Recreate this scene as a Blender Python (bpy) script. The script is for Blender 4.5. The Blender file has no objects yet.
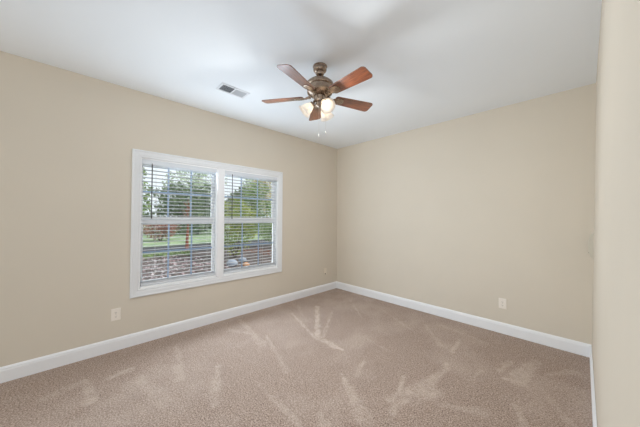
import bpy, bmesh, math, random
import numpy as np
from mathutils import Vector, Matrix

sc = bpy.context.scene
COL = sc.collection
PI = math.pi
rnd = random.Random(7)

# ------------------------------------------------------------------ camera
# room axes: inner corner of the two visible walls at (0,0,0); window wall is x=0, back wall is y=0
H = 2.74
cam_d = bpy.data.cameras.new('camera')
cam_d.sensor_width = 36.0
cam_d.sensor_fit = 'HORIZONTAL'
cam_d.lens = 14.173
cam_d.clip_start = 0.01
cam_d.clip_end = 500
cam = bpy.data.objects.new('camera', cam_d)
COL.objects.link(cam)
Fv = Vector((-0.7163022, 0.6975964, 0.0164431))
Rv = Vector((0.6977526, 0.7163094, 0.0064990))
Uv = Vector((0.0072446, -0.0161285, 0.9998437))
cam.matrix_world = Matrix(((Rv.x, Uv.x, -Fv.x, 3.33054), (Rv.y, Uv.y, -Fv.y, -3.71100),
                           (Rv.z, Uv.z, -Fv.z, 1.37592), (0, 0, 0, 1)))
sc.camera = cam

# ------------------------------------------------------------------ world, sun, window daylight, added fill lamps, exposure
world = bpy.data.worlds.new('sky')
sc.world = world
world.use_nodes = True
bg = world.node_tree.nodes['Background']
bg.inputs[0].default_value = (0.90, 0.95, 1.0, 1)
bg.inputs[1].default_value = 1.15

sun_d = bpy.data.lights.new('sun', 'SUN')
sun_d.energy = 3.8
sun_d.angle = math.radians(1.5)
sun_d.color = (1.0, 0.95, 0.86)
sun = bpy.data.objects.new('sun', sun_d)
COL.objects.link(sun)
sun.rotation_euler = Vector((-0.40, -0.55, -0.75)).to_track_quat('-Z', 'Y').to_euler()


def area(name, loc, direction, sx, sy, power, color):
    d = bpy.data.lights.new(name, 'AREA')
    d.shape = 'RECTANGLE'
    d.size = sx
    d.size_y = sy
    d.energy = power
    d.color = color
    o = bpy.data.objects.new(name, d)
    COL.objects.link(o)
    o.location = loc
    o.rotation_euler = Vector(direction).to_track_quat('-Z', 'Z').to_euler()
    return o



area('daylight_window', (0.06, -2.30, 1.30), (1.0, 0.0, 0.12), 1.75, 1.38, 38, (0.71, 0.86, 1.0))
area('fill_rear', (1.9, -7.75, 1.20), (-0.03, 1.0, 0.0), 3.0, 1.9, 42, (0.94, 0.98, 0.90))  # added fill from the unseen rear of the room
area('fill_behind_camera', (3.62, -4.35, 1.4), (-0.66, 0.75, 0.0), 1.0, 0.9, 13, (0.54, 0.74, 1.0))  # unseen fill lamp added behind the camera to lift the far walls
area('fill_jambs', (-1.3, -4.6, 1.35), (0.42, 0.9, 0.0), 1.8, 1.2, 100, (0.92, 0.96, 1.0))  # extra lamp added outside, aimed along the wall to brighten the jambs
area('fill_blinds', (-0.95, -2.30, 2.35), (1.0, 0.0, -0.75), 2.6, 1.6, 7, (0.86, 0.93, 1.0))  # second lamp added outside to brighten slats and sashes

sc.view_settings.view_transform = 'Standard'
sc.view_settings.look = 'None'
sc.view_settings.gamma = 1.0
sc.view_settings.use_curve_mapping = False
sc.view_settings.exposure = 0.08
try:
    sc.cycles.max_bounces = 10
    sc.cycles.diffuse_bounces = 6
    sc.cycles.transparent_max_bounces = 16
    sc.cycles.sample_clamp_indirect = 6.0
    sc.cycles.use_denoising = True
except Exception:
    pass


# ------------------------------------------------------------------ materials
def s2l(c):
    return tuple(((v / 12.92) if v <= 0.04045 else ((v + 0.055) / 1.055) ** 2.4) for v in [x / 255 for x in c])


def mat(name, rgb, rough=0.6, metal=0.0, vary=0.0, vscale=8.0, bump=0.0, bscale=60.0, spec=0.5,
        stretch=(1, 1, 1), rgb2=None, coat=0.0):
    m = bpy.data.materials.new(name)
    m.use_nodes = True
    nt = m.node_tree
    b = nt.nodes['Principled BSDF']
    b.inputs['Roughness'].default_value = rough
    b.inputs['Metallic'].default_value = metal
    b.inputs['Specular IOR Level'].default_value = spec
    b.inputs['Coat Weight'].default_value = coat
    c = s2l(rgb)
    b.inputs['Base Color'].default_value = (*c, 1)
    tc = nt.nodes.new('ShaderNodeTexCoord')
    mp = nt.nodes.new('ShaderNodeMapping')
    mp.inputs['Scale'].default_value = stretch
    nt.links.new(tc.outputs['Object'], mp.inputs['Vector'])
    if vary or rgb2:
        n = nt.nodes.new('ShaderNodeTexNoise')
        n.inputs['Scale'].default_value = vscale
        n.inputs['Detail'].default_value = 5
        nt.links.new(mp.outputs[0], n.inputs['Vector'])
        r = nt.nodes.new('ShaderNodeValToRGB')
        r.color_ramp.elements[0].position = 0.3
        r.color_ramp.elements[1].position = 0.7
        if rgb2:
            ca, cb = c, s2l(rgb2)
        else:
            ca = tuple(v * (1 - vary) for v in c)
            cb = tuple(min(1, v * (1 + vary)) for v in c)
        r.color_ramp.elements[0].color = (*ca, 1)
        r.color_ramp.elements[1].color = (*cb, 1)
        nt.links.new(n.outputs['Fac'], r.inputs[0])
        nt.links.new(r.outputs[0], b.inputs['Base Color'])
    if bump:
        n2 = nt.nodes.new('ShaderNodeTexNoise')
        n2.inputs['Scale'].default_value = bscale
        n2.inputs['Detail'].default_value = 3
        nt.links.new(mp.outputs[0], n2.inputs['Vector'])
        bp = nt.nodes.new('ShaderNodeBump')
        bp.inputs['Strength'].default_value = bump
        bp.inputs['Distance'].default_value = 0.01
        nt.links.new(n2.outputs['Fac'], bp.inputs['Height'])
        nt.links.new(bp.outputs[0], b.inputs['Normal'])
    return m


M = {}
M['wall'] = mat('wall_paint', (217, 207, 192), 0.75, vary=0.012, vscale=2.0, bump=0.05, bscale=220, spec=0.25)
M['ceiling'] = mat('ceiling_paint', (241, 245, 249), 0.9, vary=0.008, vscale=1.5, bump=0.06, bscale=180, spec=0.1)
M['trim'] = mat('white_trim_paint', (240, 240, 242), 0.38, vary=0.008, vscale=6, spec=0.4)
M['casing'] = mat('satin_white_casing', (230, 231, 233), 0.38, vary=0.008, vscale=6, spec=0.4)
M['vinyl'] = mat('white_vinyl', (250, 251, 252), 0.35, vary=0.006, vscale=9, spec=0.4)
M['grille'] = mat('sky_shaded_vinyl', (172, 194, 222), 0.45, vary=0.01, vscale=9)  # white bars; their shade and blue skylight are put into the colour
M['slat'] = mat('white_slat', (222, 226, 231), 0.45, vary=0.015, vscale=14, stretch=(1, .2, 1))
M['cord'] = mat('white_cord', (215, 216, 216), 0.8, vary=0.05, vscale=80)
M['wand'] = mat('backlit_wand', (78, 80, 80), 0.25, vary=0.05, vscale=30)  # clear plastic; the dark backlit look is put into the colour
M['plate'] = mat('almond_plastic', (240, 231, 220), 0.4, vary=0.01, vscale=20)
M['plate_beige'] = mat('beige_plastic', (230, 219, 202), 0.45, vary=0.01, vscale=20)
M['slot'] = mat('dark_slot', (84, 74, 66), 0.6, vary=0.05, vscale=60)
M['screw'] = mat('almond_screw', (190, 178, 162), 0.3, metal=0.3, vary=0.04, vscale=60)
M['register'] = mat('white_register', (226, 228, 232), 0.45, vary=0.01, vscale=20)
M['louver'] = mat('pale_grey_louver', (196, 198, 202), 0.5, vary=0.01, vscale=20)
M['duct'] = mat('duct_shade', (62, 62, 68), 0.7, vary=0.08, vscale=20)  # shade inside the duct, painted as a dark tone
M['bronze'] = mat('brushed_bronze', (140, 122, 108), 0.27, metal=0.9, vary=0.18, vscale=30, rgb2=(178, 160, 142), bump=0.05, bscale=90)
M['bronze_dark'] = mat('dark_bronze', (70, 56, 48), 0.35, metal=0.85, vary=0.15, vscale=30)
M['chain'] = mat('pale_metal_chain', (215, 212, 205), 0.35, metal=0.4, vary=0.05, vscale=80)
M['cover'] = mat('wall_coloured_cover', (206, 199, 184), 0.7, vary=0.02, vscale=20)
M['soil'] = mat('dark_mulch', (56, 49, 47), 0.95, vary=0.3, vscale=7, rgb2=(104, 92, 90), bump=0.6, bscale=25)
M['asphalt'] = mat('dark_asphalt', (52, 54, 60), 0.9, vary=0.12, vscale=6, bump=0.3, bscale=40)
M['lawn'] = mat('lawn_grass', (104, 128, 98), 0.95, vary=0.2, vscale=1.2, rgb2=(150, 166, 132), bump=0.5, bscale=18)
M['bark'] = mat('grey_bark', (78, 66, 56), 0.9, vary=0.25, vscale=12, stretch=(1, 1, .25), bump=0.6, bscale=30)
M['bark_red'] = mat('red_brown_bark', (140, 80, 62), 0.85, vary=0.2, vscale=12, stretch=(1, 1, .25), bump=0.4, bscale=30)
M['stone'] = mat('pale_blue_grey_stone', (140, 148, 162), 0.85, vary=0.15, vscale=5, bump=0.5, bscale=14)
M['stone_brown'] = mat('rust_brown_stone', (182, 138, 104), 0.85, vary=0.15, vscale=6, bump=0.5, bscale=14)


def leafmat(name, a, b):
    m = mat(name, a, 0.55, vary=0.2, vscale=1.6, rgb2=b)
    nt = m.node_tree
    p = nt.nodes['Principled BSDF']
    out = nt.nodes['Material Output']
    tr = nt.nodes.new('ShaderNodeBsdfTranslucent')
    mx = nt.nodes.new('ShaderNodeMixShader')
    mx.inputs[0].default_value = 0.35
    src = p.inputs['Base Color'].links[0].from_socket
    nt.links.new(src, tr.inputs['Color'])
    nt.links.new(p.outputs[0], mx.inputs[1])
    nt.links.new(tr.outputs[0], mx.inputs[2])
    nt.links.new(mx.outputs[0], out.inputs['Surface'])
    return m


M['leaf_dark'] = leafmat('dark_green_leaves', (82, 104, 82), (138, 154, 120))
M['leaf_mid'] = leafmat('mid_green_leaves', (104, 134, 84), (156, 174, 116))
M['leaf_lime'] = leafmat('yellow_green_leaves', (92, 120, 62), (188, 194, 108))
M['leaf_red'] = leafmat('dusty_red_leaves', (138, 96, 90), (190, 148, 134))
M['leaf_tan'] = leafmat('tan_autumn_leaves', (190, 174, 136), (226, 214, 172))
M['leaf_grey'] = leafmat('pale_grey_green_leaves', (170, 186, 164), (218, 224, 204))
M['bloom_pink'] = leafmat('pink_petals', (168, 128, 134), (216, 212, 216))
M['leaf_litter'] = leafmat('brown_litter', (120, 84, 70), (168, 124, 104))


def glass_mat():
    m = bpy.data.materials.new('window_glass')
    m.use_nodes = True
    nt = m.node_tree
    out = nt.nodes['Material Output']
    nt.nodes.remove(nt.nodes['Principled BSDF'])
    t = nt.nodes.new('ShaderNodeBsdfTransparent')
    t.inputs[0].default_value = (0.95, 0.97, 0.97, 1)
    g = nt.nodes.new('ShaderNodeBsdfGlossy')
    g.inputs['Roughness'].default_value = 0.03
    fr = nt.nodes.new('ShaderNodeFresnel')
    fr.inputs[0].default_value = 1.35
    mx = nt.nodes.new('ShaderNodeMixShader')
    nt.links.new(fr.outputs[0], mx.inputs[0])
    nt.links.new(t.outputs[0], mx.inputs[1])
    nt.links.new(g.outputs[0], mx.inputs[2])
    nt.links.new(mx.outputs[0], out.inputs['Surface'])
    return m


M['glass'] = glass_mat()


def emit_mat(name, rgb, strength):
    m = bpy.data.materials.new(name)
    m.use_nodes = True
    b = m.node_tree.nodes['Principled BSDF']
    b.inputs['Base Color'].default_value = (*rgb, 1)
    b.inputs['Emission Color'].default_value = (*rgb, 1)
    b.inputs['Emission Strength'].default_value = strength
    return m


M['bulb'] = emit_mat('lit_bulb', (1.0, 0.85, 0.66), 5.0)


def shade_mat():
    m = bpy.data.materials.new('frosted_glass')
    m.use_nodes = True
    nt = m.node_tree
    out = nt.nodes['Material Output']
    p = nt.nodes['Principled BSDF']
    p.inputs['Base Color'].default_value = (0.93, 0.91, 0.88, 1)
    p.inputs['Roughness'].default_value = 0.25
    n = nt.nodes.new('ShaderNodeTexNoise')
    n.inputs['Scale'].default_value = 22
    n.inputs['Detail'].default_value = 4
    r = nt.nodes.new('ShaderNodeValToRGB')
    r.color_ramp.elements[0].color = (0.90, 0.85, 0.79, 1)
    r.color_ramp.elements[1].color = (0.97, 0.95, 0.92, 1)
    nt.links.new(n.outputs['Fac'], r.inputs[0])
    t = nt.nodes.new('ShaderNodeBsdfTranslucent')
    nt.links.new(r.outputs[0], t.inputs[0])
    mx = nt.nodes.new('ShaderNodeMixShader')
    mx.inputs[0].default_value = 0.55
    nt.links.new(p.outputs[0], mx.inputs[1])
    nt.links.new(t.outputs[0], mx.inputs[2])
    nt.links.new(mx.outputs[0], out.inputs['Surface'])
    return m


M['shade'] = shade_mat()


def blade_mat():
    m = mat('walnut_blade', (84, 42, 25), 0.34, vary=0.3, vscale=9, stretch=(1.2, 14, 14), rgb2=(146, 80, 47), coat=1.0)
    m.node_tree.nodes['Principled BSDF'].inputs['Coat Roughness'].default_value = 0.16
    m.node_tree.nodes['Principled BSDF'].inputs['Coat IOR'].default_value = 1.75
    return m


M['blade'] = blade_mat()


def carpet_mat():
    m = bpy.data.materials.new('carpet_pile')
    m.use_nodes = True
    nt = m.node_tree
    b = nt.nodes['Principled BSDF']
    b.inputs['Roughness'].default_value = 1.0
    b.inputs['Specular IOR Level'].default_value = 0.05
    b.inputs['Sheen Weight'].default_value = 0.15
    at = nt.nodes.new('ShaderNodeAttribute')
    at.attribute_name = 'nap'
    tc = nt.nodes.new('ShaderNodeTexCoord')
    n1 = nt.nodes.new('ShaderNodeTexNoise')
    n1.inputs['Scale'].default_value = 105
    n1.inputs['Detail'].default_value = 4
    n1.inputs['Roughness'].default_value = 0.7
    nt.links.new(tc.outputs['Object'], n1.inputs['Vector'])
    r1 = nt.nodes.new('ShaderNodeValToRGB')
    r1.color_ramp.elements[0].position = 0.38
    r1.color_ramp.elements[1].position = 0.64
    r1.color_ramp.elements[0].color = (*s2l((114, 92, 79)), 1)
    r1.color_ramp.elements[1].color = (*s2l((206, 184, 169)), 1)
    nt.links.new(n1.outputs['Fac'], r1.inputs[0])
    hs = nt.nodes.new('ShaderNodeMixRGB')
    hs.inputs[2].default_value = (*s2l((216, 198, 185)), 1)
    nt.links.new(at.outputs['Fac'], hs.inputs[0])
    nt.links.new(r1.outputs[0], hs.inputs[1])
    nt.links.new(hs.outputs[0], b.inputs['Base Color'])
    bp = nt.nodes.new('ShaderNodeBump')
    bp.inputs['Strength'].default_value = 0.5
    bp.inputs['Distance'].default_value = 0.008
    nt.links.new(n1.outputs['Fac'], bp.inputs['Height'])
    nt.links.new(bp.outputs[0], b.inputs['Normal'])
    return m


M['carpet'] = carpet_mat()


# ------------------------------------------------------------------ mesh helpers
class MB:
    """collects shapes, then links them as ONE mesh object"""

    def __init__(self):
        self.bm = bmesh.new()

    def _xf(self, verts, mtx):
        if mtx is not None:
            for v in verts:
                v.co = mtx @ v.co

    def box(self, lo, hi, bevel=0.0, mtx=None, seg=2):
        t = bmesh.new()
        bmesh.ops.create_cube(t, size=1.0)
        for v in t.verts:
            v.co = Vector([(lo[i] + hi[i]) / 2 + v.co[i] * (hi[i] - lo[i]) for i in range(3)])
        if bevel > 0:
            bmesh.ops.bevel(t, geom=list(t.edges), offset=bevel, segments=seg, affect='EDGES', profile=0.5)
        self._merge(t, mtx)
        return self

    def _merge(self, t, mtx=None):
        self._xf(t.verts, mtx)
        me = bpy.data.meshes.new('tmp')
        t.to_mesh(me)
        t.free()
        self.bm.from_mesh(me)
        bpy.data.meshes.remove(me)

    def lathe(self, prof, n=32, mtx=None):
        """prof: list of (radius, z) turned about z"""
        t = bmesh.new()
        rings = []
        for r, z in prof:
            if r < 1e-6:
                rings.append([t.verts.new((0, 0, z))])
            else:
                rings.append([t.verts.new((r * math.cos(2 * PI * k / n), r * math.sin(2 * PI * k / n), z)) for k in range(n)])
        for a, b in zip(rings, rings[1:]):
            for k in range(n):
                k2 = (k + 1) % n
                if len(a) == 1 and len(b) > 1:
                    t.faces.new((a[0], b[k], b[k2]))
                elif len(b) == 1 and len(a) > 1:
                    t.faces.new((a[k2], a[k], b[0]))
                elif len(a) > 1:
                    t.faces.new((a[k], a[k2], b[k2], b[k]))
        bmesh.ops.recalc_face_normals(t, faces=t.faces)
        self._merge(t, mtx)
        return self

    def tube(self, pts, rad, n=10, mtx=None):
        pts = [Vector(q) for q in pts]
        rs = rad if isinstance(rad, (list, tuple)) else [rad] * len(pts)
        t = bmesh.new()
        rings = []
        for i, q in enumerate(pts):
            d = (pts[min(i + 1, len(pts) - 1)] - pts[max(i - 1, 0)]).normalized()
            a = d.orthogonal().normalized() if i == 0 else (a - d * a.dot(d)).normalized()
            b = d.cross(a)
            rings.append([t.verts.new(q + (a * math.cos(2 * PI * k / n) + b * math.sin(2 * PI * k / n)) * rs[i]) for k in range(n)])
        for a_, b_ in zip(rings, rings[1:]):
            for k in range(n):
                t.faces.new((a_[k], a_[(k + 1) % n], b_[(k + 1) % n], b_[k]))
        t.faces.new(rings[0])
        t.faces.new(rings[-1])
        bmesh.ops.recalc_face_normals(t, faces=t.faces)
        self._merge(t, mtx)
        return self

    def prism(self, poly, z0, z1, bevel=0.0, mtx=None):
        """poly in xy, extruded z0..z1"""
        t = bmesh.new()
        f = t.faces.new([t.verts.new((x, y, z0)) for x, y in poly])
        r = bmesh.ops.extrude_face_region(t, geom=[f])
        for v in [g for g in r['geom'] if isinstance(g, bmesh.types.BMVert)]:
            v.co.z = z1
        bmesh.ops.recalc_face_normals(t, faces=t.faces)
        if bevel:
            bmesh.ops.bevel(t, geom=list(t.edges), offset=bevel, segments=2, affect='EDGES', profile=0.5)
        self._merge(t, mtx)
        return self

    def hexa(self, p8):
        """p8: bottom four then top four corners"""
        t = bmesh.new()
        v = [t.verts.new(q) for q in p8]
        for f in ((0, 1, 2, 3), (4, 5, 6, 7), (0, 1, 5, 4), (1, 2, 6, 5), (2, 3, 7, 6), (3, 0, 4, 7)):
            t.faces.new([v[i] for i in f])
        bmesh.ops.recalc_face_normals(t, faces=t.faces)
        self._merge(t)
        return self

    def sphere(self, c, r, sub=2, sq=(1, 1, 1), jit=0.0, rg=None):
        t = bmesh.new()
        bmesh.ops.create_icosphere(t, subdivisions=sub, radius=1.0)
        for v in t.verts:
            k = 1 + (rg.uniform(-jit, jit) if jit else 0)
            v.co = Vector((c[0] + v.co.x * r * sq[0] * k, c[1] + v.co.y * r * sq[1] * k, c[2] + v.co.z * r * sq[2] * k))
        self._merge(t)
        return self

    def build(self, name, m, parent=None, smooth=False, auto=False):
        me = bpy.data.meshes.new(name)
        self.bm.to_mesh(me)
        self.bm.free()
        me.materials.append(m)
        if smooth:
            for q in me.polygons:
                q.use_smooth = True
        o = bpy.data.objects.new(name, me)
        COL.objects.link(o)
        if parent:
            o.parent = parent
            o.matrix_parent_inverse = parent.matrix_world.inverted() if False else Matrix()
        if auto:
            for q in me.polygons:
                q.use_smooth = True
            me.set_sharp_from_angle(angle=math.radians(35))
        return o


def tag(o, label=None, cat=None, group=None, kind=None):
    if label:
        o['label'] = label
    if cat:
        o['category'] = cat
    if group:
        o['group'] = group
    if kind:
        o['kind'] = kind
    return o


def empty(name, loc, rz=0.0):
    o = bpy.data.objects.new(name, None)
    COL.objects.link(o)
    o.location = loc
    o.rotation_euler = (0, 0, rz)
    o.empty_display_size = 0.1
    return o


# ------------------------------------------------------------------ room shell
Y_END = -8.00
WY0, WY1, WYM0, WYM1 = -3.20, -1.405, -2.364, -2.277
WZ0, WZ1 = 0.587, 2.02

# carpeted floor with the light strokes a vacuum cleaner left in the pile
STROKES = [((0.44, -1.45), (1.22, -1.72), .014, .022, .55), ((0.50, -1.00), (1.23, -1.70), .035, .030, .75),
           ((0.80, -0.99), (1.28, -1.66), .008, .018, .50), ((1.22, -1.68), (1.42, -1.69), .050, .030, .60),
           ((1.45, -1.70), (1.60, -1.69), .030, .012, .85), ((1.86, -2.00), (2.30, -2.27), .010, .060, .55),
           ((0.77, -2.09), (1.51, -2.33), .012, .025, .35), ((2.25, -1.62), (2.41, -2.08), .008, .030, .55),
           ((2.34, -1.95), (2.50, -1.68), .060, .090, .55), ((2.41, -1.80), (2.48, -1.23), .075, .012, .60),
           ((2.37, -0.50), (2.41, -0.90), .010, .018, .45), ((2.82, -0.96), (2.85, -0.70), .012, .022, .60),
           ((2.90, -0.92), (3.03, -0.51), .015, .030, .50), ((2.96, -1.00), (3.03, -0.53), .060, .030, .40),
           ((2.86, -1.03), (3.00, -0.99), .010, .012, .55), ((3.00, -1.36), (3.07, -1.55), .012, .035, .55),
           ((1.97, -1.92), (1.87, -1.68), .015, .015, .45), ((0.52, -3.85), (0.47, -3.70), .030, .040, .40),
           ((0.43, -3.63), (0.78, -3.60), .020, .040, .50), ((0.54, -3.47), (0.50, -3.33), .035, .030, .50),
           ((0.16, -2.10), (0.94, -2.24), .020, .050, .35), ((0.36, -2.33), (0.60, -2.20), .040, .030, .35),
           ((2.47, -1.40), (2.45, -1.17), .012, .020, .45), ((1.50, -2.60), (2.05, -2.62), .012, .030, .40),
           ((2.67, -1.30), (2.70, -1.06), .010, .020, .35), ((0.65, -0.38), (1.24, -0.86), .006, .010, .35),
           ((1.94, -0.45), (2.27, -0.84), .020, .030, .25), ((1.30, -0.40), (1.95, -0.75), .006, .008, .35),
           ((2.10, -0.30), (2.60, -0.42), .020, .020, .22), ((0.30, -2.90), (0.95, -3.05), .020, .040, .30),
           ((0.70, -3.30), (1.20, -3.20), .030, .060, .28), ((0.28, -1.20), (0.62, -1.40), .030, .020, .25),
           ((2.60, -1.75), (2.85, -1.60), .020, .050, .30), ((2.05, -2.45), (2.35, -2.60), .020, .040, .35),
           ((1.65, -1.30), (1.95, -1.36), .008, .012, .28), ((3.12, -0.70), (3.30, -0.45), .015, .030, .35),
           ((1.00, -2.75), (1.45, -2.95), .015, .050, .32), ((3.15, -1.05), (3.28, -1.30), .015, .03, .30)]


def smooth_noise(shape, cells, rg):
    g = rg.random((cells[0] + 2, cells[1] + 2))
    yi = np.linspace(0, cells[0], shape[0])
    xi = np.linspace(0, cells[1], shape[1])
    y0 = yi.astype(int)
    x0 = xi.astype(int)
    fy = (yi - y0)[:, None]
    fx = (xi - x0)[None, :]
    fy = fy * fy * (3 - 2 * fy)
    fx = fx * fx * (3 - 2 * fx)
    a = g[y0][:, x0]
    b = g[y0][:, x0 + 1]
    c = g[y0 + 1][:, x0]
    d = g[y0 + 1][:, x0 + 1]
    return (a * (1 - fx) + b * fx) * (1 - fy) + (c * (1 - fx) + d * fx) * fy


def make_floor():
    step = 0.0115
    xs = np.concatenate([np.arange(-0.02, 3.46, step), np.arange(3.46, 4.76, .1)])
    ys = np.concatenate([np.arange(Y_END, -4.25, .1), np.arange(-4.25, 0.03, step)])
    X, Y = np.meshgrid(xs, ys)
    ny, nx = X.shape
    rg = np.random.default_rng(3)
    nap = np.zeros_like(X)
    wob = (smooth_noise(X.shape, (70, 70), rg) - .5) * 0.04
    edge = smooth_noise(X.shape, (60, 50), rg)
    fine = smooth_noise(X.shape, (230, 200), rg)
    for a, b, w0, w1, k in STROKES:
        a = np.array(a)
        b = np.array(b)
        d = b - a
        L2 = d @ d
        t = np.clip(((X - a[0]) * d[0] + (Y - a[1]) * d[1]) / L2, 0, 1)
        dist = np.hypot(X - a[0] - t * d[0], Y - a[1] - t * d[1]) + wob * 0.7 + (edge - .5) * .012
        w = w0 + (w1 - w0) * t + 0.006
        m = np.clip(1.5 * (1.2 - dist / w), 0, 1) * k * np.clip(0.1 + 0.75 * edge + 0.75 * fine, 0, 1.3)
        nap = np.maximum(nap, m)
    broad = smooth_noise(X.shape, (9, 9), rg) * 0.6 + smooth_noise(X.shape, (28, 28), rg) * 0.4
    nap = np.clip(nap * 0.62 + np.clip(broad - 0.42, 0, 1) * 0.5 + (fine - .5) * .10, 0, 1)
    co = np.stack([X, Y, 0.0015 * (smooth_noise(X.shape, (290, 290), rg) - 1)], -1).reshape(-1, 3)
    idx = np.arange(ny * nx).reshape(ny, nx)
    faces = np.stack([idx[:-1, :-1], idx[:-1, 1:], idx[1:, 1:], idx[1:, :-1]], -1).reshape(-1, 4)
    me = bpy.data.meshes.new('floor')
    me.from_pydata(co.tolist(), [], faces.tolist())
    at = me.attributes.new('nap', 'FLOAT', 'POINT')
    at.data.foreach_set('value', nap.reshape(-1).astype(np.float32))
    me.materials.append(M['carpet'])
    o = bpy.data.objects.new('floor', me)
    COL.objects.link(o)
    md = o.modifiers.new('thick', 'SOLIDIFY')
    md.thickness = 0.10
    md.offset = -1
    tag(o, kind='structure')


make_floor()

MB().box((-0.14, Y_END - .14, H), (4.84, 0.14, H + .12)).build('ceiling', M['ceiling'])['kind'] = 'structure'

w = MB()
w.box((-0.14, Y_END - .14, -.10), (0, WY0, H)).box((-0.14, WY1, -.10), (0, 0.14, H))
w.box((-0.14, WY0, -.10), (0, WY1, WZ0)).box((-0.14, WY0, WZ1), (0, WY1, H))
w.build('wall_left', M['wall'])['kind'] = 'structure'
MB().box((0, 0, -.10), (3.60, 0.14, H)).build('wall_back', M['wall'])['kind'] = 'structure'
# the right wall runs a degree out of square and leans a little, and ends at an opening beside the camera
RW = dict(b0=3.4107, b1=3.3830, t0=3.4610, t1=3.4140, y1=-3.30)
rw = MB().hexa([(RW['b0'], 0, 0), (RW['b1'], RW['y1'], 0), (RW['b1'] + .15, RW['y1'], 0), (RW['b0'] + .15, 0, 0),
                (RW['t0'], 0, H), (RW['t1'], RW['y1'], H), (RW['t1'] + .15, RW['y1'], H), (RW['t0'] + .15, 0, H)])
tag(rw.build('wall_right', M['wall']), kind='structure')
MB().box((3.53, -3.30, 0), (4.70, -3.16, H)).box((4.70, Y_END - .14, 0), (4.84, -3.16, H)).build('wall_hall', M['wall'])['kind'] = 'structure'
# unseen rear wall; its wide opening is added to let light in
w = MB()
w.box((0, Y_END - .14, 0), (0.40, Y_END, H)).box((3.10, Y_END - .14, 0), (4.70, Y_END, H))
w.box((0.40, Y_END - .14, 2.45), (3.10, Y_END, H)).box((0.40, Y_END - .14, 0), (3.10, Y_END, 0.35))
w.build('wall_rear', M['wall'])['kind'] = 'structure'

# baseboards: a flat board, a stepped bead and a rounded cap
BB = [(0, 0), (.015, 0), (.015, .098), (.012, .103), (.012, .112), (.008, .120), (.003, .127), (0, .128)]


def baseboard(name, p0, p1, nrm):
    """profile swept from p0 to p1, standing out along nrm"""
    t = MB()
    bm = t.bm
    p0, p1, nrm = Vector(p0), Vector(p1), Vector(nrm).normalized()
    ra = [bm.verts.new(p0 + nrm * a + Vector((0, 0, z))) for a, z in BB]
    rb = [bm.verts.new(p1 + nrm * a + Vector((0, 0, z))) for a, z in BB]
    n = len(BB)
    for k in range(n):
        bm.faces.new((ra[k], ra[(k + 1) % n], rb[(k + 1) % n], rb[k]))
    bm.faces.new(ra)
    bm.faces.new(rb)
    bmesh.ops.recalc_face_normals(bm, faces=bm.faces)
    tag(t.build(name, M['trim']), kind='structure')


baseboard('baseboard_left', (0, Y_END, 0), (0, 0, 0), (1, 0, 0))
baseboard('baseboard_back', (0.0, 0, 0), (3.411, 0, 0), (0, -1, 0))
baseboard('baseboard_right', (RW['b0'], -.012, 0), (RW['b1'], RW['y1'], 0), (-1, 0, 0))

# ------------------------------------------------------------------ the double window
win = tag(empty('window_1', (0, -2.30, WZ0)), kind='structure')


def wbuild(mb, name, m, parent=win, **kw):
    o = mb.build(name, m, parent, **kw)
    o.matrix_parent_inverse = Matrix.Translation(-Vector(win.location)) if parent is win else Matrix()
    return o


def casing_bar(mb, a, b, outward, length_dir):
    pass


def casing():
    """picture-frame casing: flat face with raised outer edge, mitred corners"""
    cw = 0.080
    prof = [(0.0, 0.0), (0.0, 0.011), (0.006, 0.014), (0.020, 0.014), (0.026, 0.017), (0.058, 0.018),
            (0.064, 0.022), (0.072, 0.022), (cw, 0.018), (cw, 0.0)]   # (outward from opening, out of wall)
    t = MB()
    bm = t.bm
    rings = []
    for (y, z, oy, oz) in ((WY0, WZ0, -1, -1), (WY1, WZ0, 1, -1), (WY1, WZ1, 1, 1), (WY0, WZ1, -1, 1)):
        rings.append([bm.verts.new((d, y + oy * o_, z + oz * o_)) for o_, d in prof])
    n = len(prof)
    for i in range(4):
        a, b = rings[i], rings[(i + 1) % 4]
        for k in range(n):
            bm.faces.new((a[k], a[(k + 1) % n], b[(k + 1) % n], b[k]))
    bmesh.ops.recalc_face_normals(bm, faces=bm.faces)
    return t


wbuild(casing(), 'window_casing', M['casing'])
wbuild(MB().box((-0.13, WYM0, WZ0), (0.012, WYM1, WZ1), 0.003).box((0.010, WYM0 + .012, WZ0), (0.016, WYM1 - .012, WZ1), 0.002), 'mullion', M['trim'])
jl = MB()
for (a, b) in ((WY0, WYM0), (WYM1, WY1)):
    jl.box((-0.138, a, WZ0), (0.0, a + .010, WZ1)).box((-0.138, b - .010, WZ0), (0.0, b, WZ1))
    jl.box((-0.138, a + .010, WZ1 - .012), (0.0, b - .010, WZ1)).box((-0.15, a + .010, WZ0), (0.006, b - .010, WZ0 + .022), 0.003)
    for y0, y1 in ((a + .010, a + .022), (b - .022, b - .010)):       # tracks between the sashes
        jl.box((-0.094, y0, WZ0 + .022), (-0.086, y1, WZ1 - .012))
wbuild(jl, 'jamb_liner', M['vinyl'])


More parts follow.
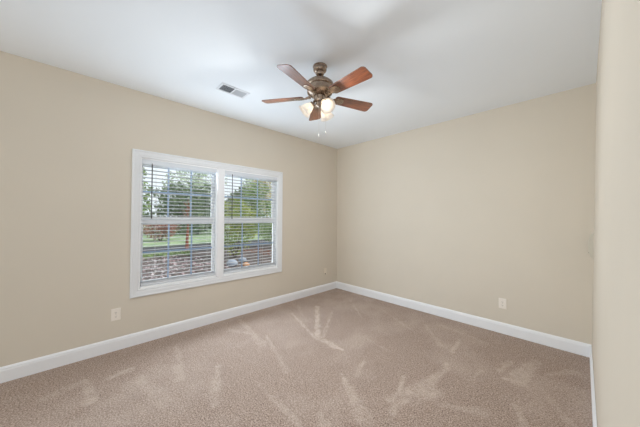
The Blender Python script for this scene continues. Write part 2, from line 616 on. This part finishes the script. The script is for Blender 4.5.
def sash(y0, y1, z0, z1, x0, x1, rail_b, rail_t, stile=0.026):
    s = MB()
    s.box((x0, y0, z0), (x1, y0 + stile, z1), .003).box((x0, y1 - stile, z0), (x1, y1, z1), .003)
    s.box((x0, y0 + stile, z0), (x1, y1 - stile, z0 + rail_b), .003).box((x0, y0 + stile, z1 - rail_t), (x1, y1 - stile, z1), .003)
    so = wbuild(s, 'sash', M['vinyl'])
    ga, gb, gz0, gz1 = y0 + stile, y1 - stile, z0 + rail_b, z1 - rail_t
    xm = (x0 + x1) / 2
    p = MB().box((xm - .003, ga - .004, gz0 - .004), (xm + .003, gb + .004, gz1 + .004)).build('pane', M['glass'], so)
    g = MB()
    for f in (1 / 3, 2 / 3):
        yy = ga + (gb - ga) * f
        g.box((xm + .0035, yy - .009, gz0), (xm + .011, yy + .009, gz1), .002)
    zz = (gz0 + gz1) / 2
    g.box((xm + .0035, ga, zz - .009), (xm + .0105, gb, zz + .009), .002)
    gr = g.build('grille', M['grille'], so)
    for c in (p, gr):
        c.matrix_parent_inverse = Matrix.Translation(-Vector(win.location)) @ Matrix.Identity(4)
        c.matrix_parent_inverse = Matrix()
    return so


# children of a sash use window coordinates already: sash sits at the window's origin offset
for (a, b) in ((WY0 + .011, WYM0 - .011), (WYM1 + .011, WY1 - .011)):
    sash(a, b, 1.283, WZ1 - .013, -0.128, -0.096, 0.075, 0.045)
    sash(a, b, WZ0 + .022, 1.372, -0.084, -0.052, 0.050, 0.085)


# ------------------------------------------------------------------ blinds
def blind(y0, y1, label, wand_y, cords, rail_z, extra):
    r = empty('window_blind', (-0.026, (y0 + y1) / 2, WZ1 - .012))
    tag(r, label, 'window blind', 'white slatted blinds in the double window')
    inv = Matrix.Translation(-Vector(r.location))

    def part(mb, name, m, par=r):
        o = mb.build(name, m, par)
        o.matrix_parent_inverse = inv if par is r else Matrix()
        return o
    part(MB().box((-0.050, y0, 1.962), (-0.004, y1, 2.007), .003).box((-0.004, y0 - .002, 1.955), (0.002, y1 + .002, 2.007), .002), 'head_rail', M['slat'])
    s = MB()
    z = 1.938
    tilt = math.radians(6.5)
    zs = []
    while z > rail_z + 0.030:
        zs.append(z)
        z -= 0.0425
    for z in zs:
        mt = Matrix.Translation((-0.027, 0, z)) @ Matrix.Rotation(-tilt, 4, 'Y')
        pr = [(-.0205, -.0016), (-.010, .0008), (0, .0016), (.010, .0008), (.0205, -.0016)]
        t = bmesh.new()
        rings = []
        for yy in (y0 + .004, y1 - .004):
            rings.append([t.verts.new((a, yy, q + .0013)) for a, q in pr] + [t.verts.new((a, yy, q - .0013)) for a, q in reversed(pr)])
        n = len(rings[0])
        for k in range(n):
            t.faces.new((rings[0][k], rings[0][(k + 1) % n], rings[1][(k + 1) % n], rings[1][k]))
        t.faces.new(rings[0])
        t.faces.new(rings[1])
        bmesh.ops.recalc_face_normals(t, faces=t.faces)
        s._merge(t, mt)
    for k in range(extra):                                   # spare slats lying stacked on the bottom rail
        zz = rail_z + .014 + k * .0042
        s.box((-0.051, y0 + .004, zz), (-0.003, y1 - .004, zz + .003))
    part(s, 'slats', M['slat'])
    part(MB().box((-0.052, y0 + .003, rail_z - .013), (-0.002, y1 - .003, rail_z + .012), .005), 'bottom_rail', M['slat'])
    for c in cords:
        cb = MB()
        for xx in (-0.0535, -0.0005):
            cb.tube([(xx, c, 1.965), (xx, c, rail_z)], .0011, 6)
        part(cb, 'ladder_cord', M['cord'])
    wd = part(MB().tube([(0.010, wand_y, 1.955), (0.010, wand_y, 1.372)], .0055, 8).tube([(0.010, wand_y, 1.378), (0.010, wand_y, 1.352)], [.007, .0055], 8)
              .tube([(-0.002, wand_y, 1.972), (0.010, wand_y, 1.955)], .003, 6), 'tilt_wand', M['wand'])
    tag(wd, 'clear tilt wand with its backlit darkness painted in')


blind(WY0 + .013, WYM0 - .013, 'white slatted blind in the left half of the window, nearer the wall outlet', -3.097, (-3.050, -2.476), WZ0 + .037, 4)
blind(WYM1 + .013, WY1 - .013, 'white slatted blind in the right half of the window, nearer the room corner', -2.163, (-2.204, -1.672), WZ0 + .037, 3)


# ------------------------------------------------------------------ ceiling fan
FX, FY = 1.711, -2.146
LAMP_W = 7.9
fan = empty('ceiling_fan', (FX, FY, H))
tag(fan, 'bronze ceiling fan with five walnut blades and lit frosted glass lamps', 'ceiling fan')

MB().lathe([(0, 0), (.064, 0), (.065, -.008), (.060, -.014), (.061, -.030), (.058, -.042), (.048, -.052), (.038, -.058), (.038, -.070),
            (.033, -.078), (.020, -.082), (0, -.082)], 36).build('canopy', M['bronze'], fan, auto=True)
MB().lathe([(.012, -.075), (.012, -.112), (.017, -.114), (.017, -.130), (0, -.130)], 20).build('downrod', M['bronze_dark'], fan, auto=True)
MB().lathe([(.018, -.108), (.030, -.112), (.036, -.118), (.066, -.126), (.100, -.140), (.122, -.160), (.129, -.178), (.127, -.187),
            (.114, -.193), (.112, -.226), (.116, -.230), (.112, -.246), (.088, -.264), (.050, -.272), (0, -.272)], 48).build('motor_housing', M['bronze'], fan, auto=True)
# switch cup and fitter of the light kit
MB().lathe([(.045, -.268), (.052, -.274), (.052, -.310), (.047, -.322), (.034, -.330), (.034, -.336), (.040, -.340), (.038, -.354),
            (.022, -.368), (.010, -.374), (.009, -.384), (0, -.388)], 32).build('light_fitter', M['bronze'], fan, auto=True)


def blade_outline():
    R0, R1, w0, w1 = 0.150, 0.543, 0.052, 0.067
    pts = []
    rc = 0.030
    for k in range(7):                                       # rounded outer corners
        a = -PI / 2 + k * PI / 12
        pts.append((R1 - rc + rc * math.cos(a), -w1 + rc + rc * math.sin(a)))
    for k in range(7):
        a = k * PI / 12
        pts.append((R1 - rc + rc * math.cos(a), w1 - rc + rc * math.sin(a)))
    ri = 0.024
    for k in range(7):
        a = PI / 2 + k * PI / 12
        pts.append((R0 + ri + ri * math.cos(a), w0 - ri + ri * math.sin(a)))
    for k in range(7):
        a = PI + k * PI / 12
        pts.append((R0 + ri + ri * math.cos(a), -w0 + ri + ri * math.sin(a)))
    return pts


ZB = -.275
blade0 = bracket0 = None
for k in range(5):
    ang = math.radians(70 + 72 * k)
    rot = Matrix.Rotation(ang, 4, 'Z') @ Matrix.Translation((0, 0, ZB)) @ Matrix.Rotation(math.radians(-13), 4, 'X')
    if blade0 is None:
        blade0 = MB().prism(blade_outline(), -.003, .003, .0015).build('blade', M['blade'], fan)
        b = MB()
        # forked iron: arm from the motor flaring into a rounded plate under the blade
        b.prism([(.085, -.016), (.130, -.013), (.150, -.030), (.190, -.040), (.225, -.034), (.240, -.012), (.240, .012), (.225, .034),
                 (.190, .040), (.150, .030), (.130, .013), (.085, .016)], -.009, -.0035, .0018)
        b.tube([(.075, 0, .012), (.105, 0, .002), (.135, 0, -.007)], [.011, .011, .009], 10)
        for (sx, sy) in ((.175, -.022), (.175, .022), (.222, 0)):
            b.lathe([(0, -.0125), (.004, -.0118), (.006, -.009), (0, -.0088)], 12, Matrix.Translation((sx, sy, 0)))
        bracket0 = b.build('blade_bracket', M['bronze'], blade0, auto=True)
        bo = blade0
    else:
        bo = blade0.copy()
        COL.objects.link(bo)
        bo.parent = fan
        br = bracket0.copy()
        COL.objects.link(br)
        br.parent = bo
    bo.matrix_parent_inverse = Matrix()
    bo.matrix_basis = rot

# three bell shades on curved arms; directions relative to the camera's view of the fan
cam_right = math.atan2(Rv.y, Rv.x)
SHADE_PROF = [(.018, 0), (.024, .004), (.027, .016), (.035, .034), (.044, .054), (.050, .074), (.055, .090), (.063, .104), (.067, .110)]
sh_prof = SHADE_PROF + [(r - .003, z) for r, z in reversed(SHADE_PROF)]
for ang in (cam_right + PI, cam_right - PI / 3, cam_right + PI / 3):
    d = Vector((math.cos(ang), math.sin(ang), 0))
    tilt = math.radians(48)
    axis = (d * math.sin(tilt) + Vector((0, 0, -math.cos(tilt)))).normalized()
    neck = d * 0.062 + Vector((0, 0, -.342))
    a = MB().tube([d * .030 + Vector((0, 0, -.316)), d * .052 + Vector((0, 0, -.316)), neck - axis * .012, neck + axis * .004], [.008, .009, .012, .020], 12)
    q = Vector((0, 0, 1)).rotation_difference(axis).to_matrix().to_4x4()
    base = Matrix.Translation(neck) @ q
    a.lathe([(0, -.006), (.024, -.004), (.027, .004), (.026, .016), (.022, .018), (0, .018)], 24, base)
    a.build('lamp_arm', M['bronze'], fan, auto=True)
    sh = MB().lathe(sh_prof, 36, base).build('lamp_shade', M['shade'], fan, auto=True)
    MB().lathe([(0, .018), (.012, .020), (.014, .032), (.022, .046), (.026, .060), (.024, .074), (.016, .084), (0, .088)], 20, base).build('bulb', M['bulb'], sh, auto=True)
    pl = bpy.data.lights.new('lamp_light', 'AREA')
    pl.energy = LAMP_W
    pl.color = (0.95, 0.99, 1.0)
    pl.shape = 'DISK'
    pl.size = 0.10
    po = bpy.data.objects.new('lamp_light', pl)
    COL.objects.link(po)
    po.location = Vector((FX, FY, H)) + neck + axis * .112
    po.rotation_euler = axis.to_track_quat('-Z', 'Y').to_euler()

for (dx, dd, zt, zb) in ((-.006, -.03, -.33, -.620), (.055, .015, -.33, -.580)):
    off = Vector((Rv.x, Rv.y, 0)).normalized() * dx + Vector((Fv.x, Fv.y, 0)).normalized() * dd
    c = MB()
    z = zt
    while z > zb:
        c.sphere((off.x, off.y, z), .0013, 1)
        z -= .006
    c.tube([(off.x, off.y, zt), (off.x, off.y, zb)], .0006, 5)
    co = c.build('pull_chain', M['chain'], fan)
    MB().lathe([(0, zb), (.003, zb - .002), (.0055, zb - .016), (.0045, zb - .026), (0, zb - .029)], 12, Matrix.Translation((off.x, off.y, 0))).build('chain_fob', M['chain'], co, auto=True)

# ------------------------------------------------------------------ ceiling register
vx0, vx1, vy0, vy1 = 0.650, 0.820, -2.660, -2.350
vent = empty('ceiling_vent', ((vx0 + vx1) / 2, (vy0 + vy1) / 2, H))
tag(vent, 'white rectangular air register in the ceiling between window and fan', 'ceiling vent')
hx, hy = (vx1 - vx0) / 2, (vy1 - vy0) / 2
fl = .024
f = MB()
f.box((-hx, -hy, -.007), (-hx + fl, hy, 0), .002).box((hx - fl, -hy, -.007), (hx, hy, 0), .002)
f.box((-hx + fl, -hy, -.007), (hx - fl, -hy + fl, 0), .002).box((-hx + fl, hy - fl, -.007), (hx - fl, hy, 0), .002)
f.box((-hx + fl, -.006, -.007), (hx - fl, .006, 0), .002)
f.build('frame', M['register'], vent)
MB().box((-hx + fl, -hy + fl, -.0012), (hx - fl, hy - fl, -.0004)).build('duct_shade_sheet', M['duct'], vent)  # flat dark sheet standing in for the shaded hole behind the louvers
for sgn, (ya, yb) in ((1, (-hy + fl, -.006)), (-1, (.006, hy - fl))):
    n = 11
    v = MB()
    for k in range(n):
        yy = ya + (yb - ya) * (k + .5) / n
        mt = Matrix.Translation((0, yy, -.0065)) @ Matrix.Rotation(math.radians(40) * sgn, 4, 'X')
        v.box((-hx + fl, -.0052, -.0006), (hx - fl, .0052, .0006), 0, mt)
    v.build('louvers', M['louver'], vent)


# ------------------------------------------------------------------ wall outlets
def outlet(loc, rz, label, m, single=False):
    """plate faces local -y, stands on the wall plane y=0"""
    r = empty('wall_outlet', loc, rz)
    tag(r, label, 'outlet', 'outlets low on the walls')
    MB().box((-.039, -.006, -.061), (.039, 0, .061), .003).build('cover_plate', m, r)
    for zz in (-.0195, .0195):
        c = MB().prism([(.0165 * math.cos(a), .0140 * math.sin(a)) for a in [2 * PI * k / 20 for k in range(20)]], 0, .003, .0008,
                       Matrix.Translation((0, -.0055, zz)) @ Matrix.Rotation(PI / 2, 4, 'X')).build('receptacle', m, r)
        s = MB()
        s.box((-.0075, -.0092, zz - .002), (-.0050, -.0084, zz + .007)).box((.0050, -.0092, zz - .002), (.0075, -.0084, zz + .006))
        s.box((-.0025, -.0092, zz - .0095), (.0025, -.0084, zz - .0055), .0003)
        s.build('slot', M['slot'], c)
    MB().lathe([(0, .0078), (.0028, .0072), (.0036, .0055), (0, .0055)], 12, Matrix.Rotation(PI / 2, 4, 'X')).build('screw', M['screw'], r)
    return r


outlet((0, -3.390, .367), PI / 2, 'almond duplex outlet low on the window wall, below the left end of the window', M['plate'])
outlet((2.684, 0, .357), 0, 'almond duplex outlet low on the back wall, opposite the window', M['plate'])

# narrow jack plate by the corner
r = empty('jack_plate', (0, -.326, .366), PI / 2)
tag(r, 'small beige wall plate low on the window wall next to the room corner', 'wall plate')
MB().box((-.036, -.006, -.060), (.036, 0, .060), .003).build('cover_plate', M['plate_beige'], r)
MB().box((-.012, -.0085, -.052), (.012, -.0055, -.034), .001).build('jack', M['slot'], r)
for zz in (-.0245 + .072, -.0245 + .02):
    MB().lathe([(0, .0078), (.0028, .0072), (.0036, .0055), (0, .0055)], 12, Matrix.Translation((0, 0, zz)) @ Matrix.Rotation(PI / 2, 4, 'X')).build('screw', M['screw'], r)

# shallow curved cover on the right wall, seen edge-on beside the back corner
xw = 3.4107 + (3.4610 - 3.4107) * 1.12 / H - .001
wc = empty('wall_cover', (xw, -.085, 1.118))
tag(wc, 'slim wall-coloured curved cover seen edge-on on the right wall by the back corner', 'wall cover')
pr = [(.004, -.125)]
for k in range(13):
    t = -1 + 2 * k / 12
    pr.append((-.004 - .032 * math.sqrt(max(0, 1 - abs(t) ** 2.2)), t * .125))
pr.append((.004, .125))
lean = Matrix.Rotation(math.radians(1.05), 4, 'Y')
MB().prism(pr, -.035, .035, .003, lean @ Matrix.Rotation(PI / 2, 4, 'X')).build('housing', M['cover'], wc)
MB().lathe([(0, .008), (.006, .006), (.007, 0), (0, 0)], 14, lean @ Matrix.Translation((-.026, 0, -.070)) @ Matrix.Rotation(-PI / 2 - .5, 4, 'Y')).build('button', M['slot'], wc, auto=True)

# ------------------------------------------------------------------ outside the window
G = -0.45


def ground(name, x0, x1, y0, y1, z, m, th=.2):
    o = MB().box((x0, y0, z - th), (x1, y1, z)).build(name, m)
    tag(o, kind='structure')


ground('garden_bed', -10.7, -.14, -14, 26, G, M['soil'])
ground('driveway', -14.6, -10.7, -14, 60, G + .01, M['asphalt'])
ground('lawn', -110, -14.6, -60, 110, G, M['lawn'])


def leaf_cloud(name, n, size, m, parent, blobs, rg, offset=(0, 0, 0)):
    """a crown of separate small leaves filling overlapping ellipsoids; blobs: (cx,cy,cz,rx,ry,rz)"""
    vs, fs = [], []
    wts = [b[3] * b[4] * b[5] for b in blobs]
    for i in range(n):
        b = rg.choices(blobs, wts)[0]
        while True:
            p = Vector((rg.uniform(-1, 1), rg.uniform(-1, 1), rg.uniform(-1, 1)))
            if p.length < 1:
                break
        p = p.normalized() * (p.length ** 0.6)
        c = Vector((b[0] + p.x * b[3], b[1] + p.y * b[4], b[2] + p.z * b[5]))
        nrm = Vector((rg.gauss(0, 1), rg.gauss(0, 1), rg.gauss(.4, 1))).normalized()
        u = nrm.orthogonal().normalized()
        v = nrm.cross(u)
        s = size * rg.uniform(.6, 1.4)
        q = rg.uniform(0, 2 * PI)
        u, v = u * math.cos(q) + v * math.sin(q), v * math.cos(q) - u * math.sin(q)
        k = len(vs)
        vs += [c - u * s, c + v * s * .5 + nrm * s * .1, c + u * s, c - v * s * .5 + nrm * s * .1]
        fs.append((k, k + 1, k + 2, k + 3))
    me = bpy.data.meshes.new(name)
    me.from_pydata([tuple(q) for q in vs], [], fs)
    me.materials.append(m)
    o = bpy.data.objects.new(name, me)
    COL.objects.link(o)
    o.parent = parent
    return o


def tree(name, x, y, h, r, leaf, label, trunk_h=.45, n=1900, size=.16, bark='bark', tr=.12, group=None, cat='tree', rg=None, nb=7, crown0=.35):
    rg = rg or random.Random(int(abs(x * 13 + y * 71) * 10))
    o = empty(name, (x, y, G))
    tag(o, label, cat, group)
    t = MB()
    top = h * .8
    lean = (rg.uniform(-.05, .05) * h, rg.uniform(-.05, .05) * h)
    t.tube([(0, 0, -.05), (lean[0] * .3, lean[1] * .3, h * .3), (lean[0] * .7, lean[1] * .7, h * .6), (lean[0], lean[1], top)], [tr * 1.25, tr, tr * .6, tr * .2], 9)
    for k in range(6):
        a = k * 2.4 + rg.uniform(0, 1)
        z0 = h * (trunk_h + .07 * k)
        rr = r * rg.uniform(.5, .85)
        f0 = z0 / h
        t.tube([(lean[0] * f0, lean[1] * f0, z0), (math.cos(a) * rr * .5, math.sin(a) * rr * .5, z0 + h * .08), (math.cos(a) * rr, math.sin(a) * rr, z0 + h * .13)],
               [tr * .45, tr * .3, tr * .1], 6)
    t.build('trunk', M[bark], o)
    blobs = []
    for k in range(nb):
        a = k * 2.399
        f = k / max(1, nb - 1)
        zz = h * (crown0 + (0.95 - crown0) * f)
        rr = r * (1 - .55 * f) * .55
        blobs.append((math.cos(a) * rr, math.sin(a) * rr, zz * .93, r * (.62 - .15 * f), r * (.62 - .15 * f), h * .16))
    leaf_cloud('foliage', n, size, M[leaf], o, blobs, rg)
    return o


def shrub(name, x, y, h, r, leaf, label, n=700, size=.07, cat='shrub', group=None, bark='bark'):
    rg = random.Random(int(abs(x * 17 + y * 37) * 10))
    o = empty(name, (x, y, G))
    tag(o, label, cat, group)
    t = MB()
    for k in range(6):
        a = k * 1.05 + rg.uniform(0, .4)
        rr = r * rg.uniform(.3, .7)
        t.tube([(math.cos(a) * .04, math.sin(a) * .04, -.03), (math.cos(a) * rr * .6, math.sin(a) * rr * .6, h * .4), (math.cos(a) * rr, math.sin(a) * rr, h * .8)],
               [.02, .014, .005], 6)
    t.build('stem', M[bark], o)
    blobs = [(0, 0, h * .52, r * .8, r * .8, h * .48)]
    for k in range(5):
        a = k * 1.257
        blobs.append((math.cos(a) * r * .55, math.sin(a) * r * .55, h * rg.uniform(.4, .7), r * .45, r * .45, h * .3))
    leaf_cloud('foliage', n, size, M[leaf], o, blobs, rg)
    return o


GT = 'trees outside the window'
# left half of the view
tree('young_tree', -11.1, 0.55, 2.35, .34, 'leaf_red', 'slender young tree with red-brown trunk beside the driveway', .7, 70, .05, 'bark_red', .07, GT, crown0=.78)
tree('evergreen_tree', -27, 4.5, 5.4, 3.4, 'leaf_dark', 'dark evergreen tree beyond the lawn, just behind the red-brown trunk', .15, 2600, .22, group=GT, crown0=.12, nb=9)
tree('evergreen_tree', -39.6, 11.7, 6.8, 3.4, 'leaf_dark', 'dark evergreen tree beyond the lawn, right of the red-brown trunk', .15, 2600, .24, group=GT, crown0=.12, nb=9)
tree('leafy_tree', -36, 0.5, 8.5, 3.6, 'leaf_mid', 'mid green leafy tree at the far left of the window view', .25, 2200, .24, group=GT)
tree('pale_tree', -56, 15.8, 17.5, 6.8, 'leaf_grey', 'tall pale grey-green tree rising behind the dark evergreens', .2, 3000, .30, group=GT)
tree('pale_tree', -52, 28.0, 13.0, 5.0, 'leaf_grey', 'pale thin tree far beyond the lawn in the right half of the window', .2, 2600, .30, group=GT)
shrub('red_shrub', -18.5, 0.9, 1.75, 1.35, 'leaf_red', 'rounded dusty red shrub on the lawn, left of the red-brown trunk', 1300, .09, group='shrubs outside the window')
# right half of the view
shrub('lime_shrub', -7.6, 1.55, 2.75, 1.15, 'leaf_lime', 'tall yellow-green shrub just right of the window mullion', 1700, .075, group='shrubs outside the window')
shrub('leafy_shrub', -9.6, 5.0, 2.3, 1.0, 'leaf_mid', 'bushy green shrub at the right side of the window', 1100, .075, group='shrubs outside the window')
tree('autumn_tree', -32.2, 18.8, 11.5, 3.4, 'leaf_tan', 'tan autumn tree high at the right edge of the window view', .35, 1700, .2, group=GT)
tree('leafy_tree', -22, 10.6, 5.6, 2.6, 'leaf_mid', 'low green tree standing in front of the tan autumn tree', .2, 1700, .2, group=GT, crown0=.15)
tree('evergreen_tree', -28.4, 12.0, 5.6, 2.7, 'leaf_dark', 'dark evergreen tree far behind the tall yellow-green shrub', .15, 2000, .24, group=GT, crown0=.12)


# blossom and litter covering the bed
def litter(name, n, m, label, cat, xr, yr, size, zmax, seed):
    rg = random.Random(seed)
    vs, fs = [], []
    for i in range(n):
        c = Vector((rg.uniform(*xr), rg.uniform(*yr), G + rg.uniform(.01, zmax)))
        nrm = Vector((rg.gauss(0, .5), rg.gauss(0, .5), 1)).normalized()
        u = nrm.orthogonal().normalized()
        v = nrm.cross(u)
        q = rg.uniform(0, 2 * PI)
        u, v = u * math.cos(q) + v * math.sin(q), v * math.cos(q) - u * math.sin(q)
        s = size * rg.uniform(.5, 1.5)
        k = len(vs)
        vs += [tuple(c - u * s), tuple(c + v * s * .6 + nrm * s * .15), tuple(c + u * s), tuple(c - v * s * .6 + nrm * s * .15)]
        fs.append((k, k + 1, k + 2, k + 3))
    me = bpy.data.meshes.new(name)
    me.from_pydata(vs, [], fs)
    me.materials.append(m)
    o = bpy.data.objects.new(name, me)
    COL.objects.link(o)
    tag(o, label, cat, kind='stuff')


litter('blossom', 1600, M['bloom_pink'], 'pink and white blossom scattered over the dark garden bed below the window', 'blossom', (-9.3, -1.5), (-4.5, .25), .052, .14, 11)
litter('leaf_litter', 300, M['leaf_litter'], 'brown leaf litter lying on the dark garden bed between the tall yellow-green shrub and the bushy green shrub', 'leaf litter', (-9.3, -6.4), (2.85, 3.9), .05, .05, 13)
litter('ground_cover', 1300, M['leaf_mid'], 'low green ground cover growing along the edge of the driveway', 'ground cover', (-10.6, -9.4), (-4.5, .3), .06, .20, 14)

for (x, y, r_, m, lb, seed) in ((-5.75, .55, .21, 'stone', 'pale blue-grey boulder in the garden bed, below the tall yellow-green shrub', 1),
                                (-6.3, 1.25, .17, 'stone', 'pale blue-grey boulder in the garden bed, right of the rust-brown boulder', 2),
                                (-5.3, .88, .13, 'stone_brown', 'rust-brown boulder between the pale boulders in the garden bed', 3)):
    o = empty('boulder', (x, y, G))
    rg = random.Random(seed)
    bo = MB().sphere((x, y, G + r_ * .45), r_, 3, (1.1, .9, .7), .05, rg).build('boulder', M[m], smooth=True)
    bpy.data.objects.remove(o)
    tag(bo, lb, 'boulder', 'boulders in the garden bed')
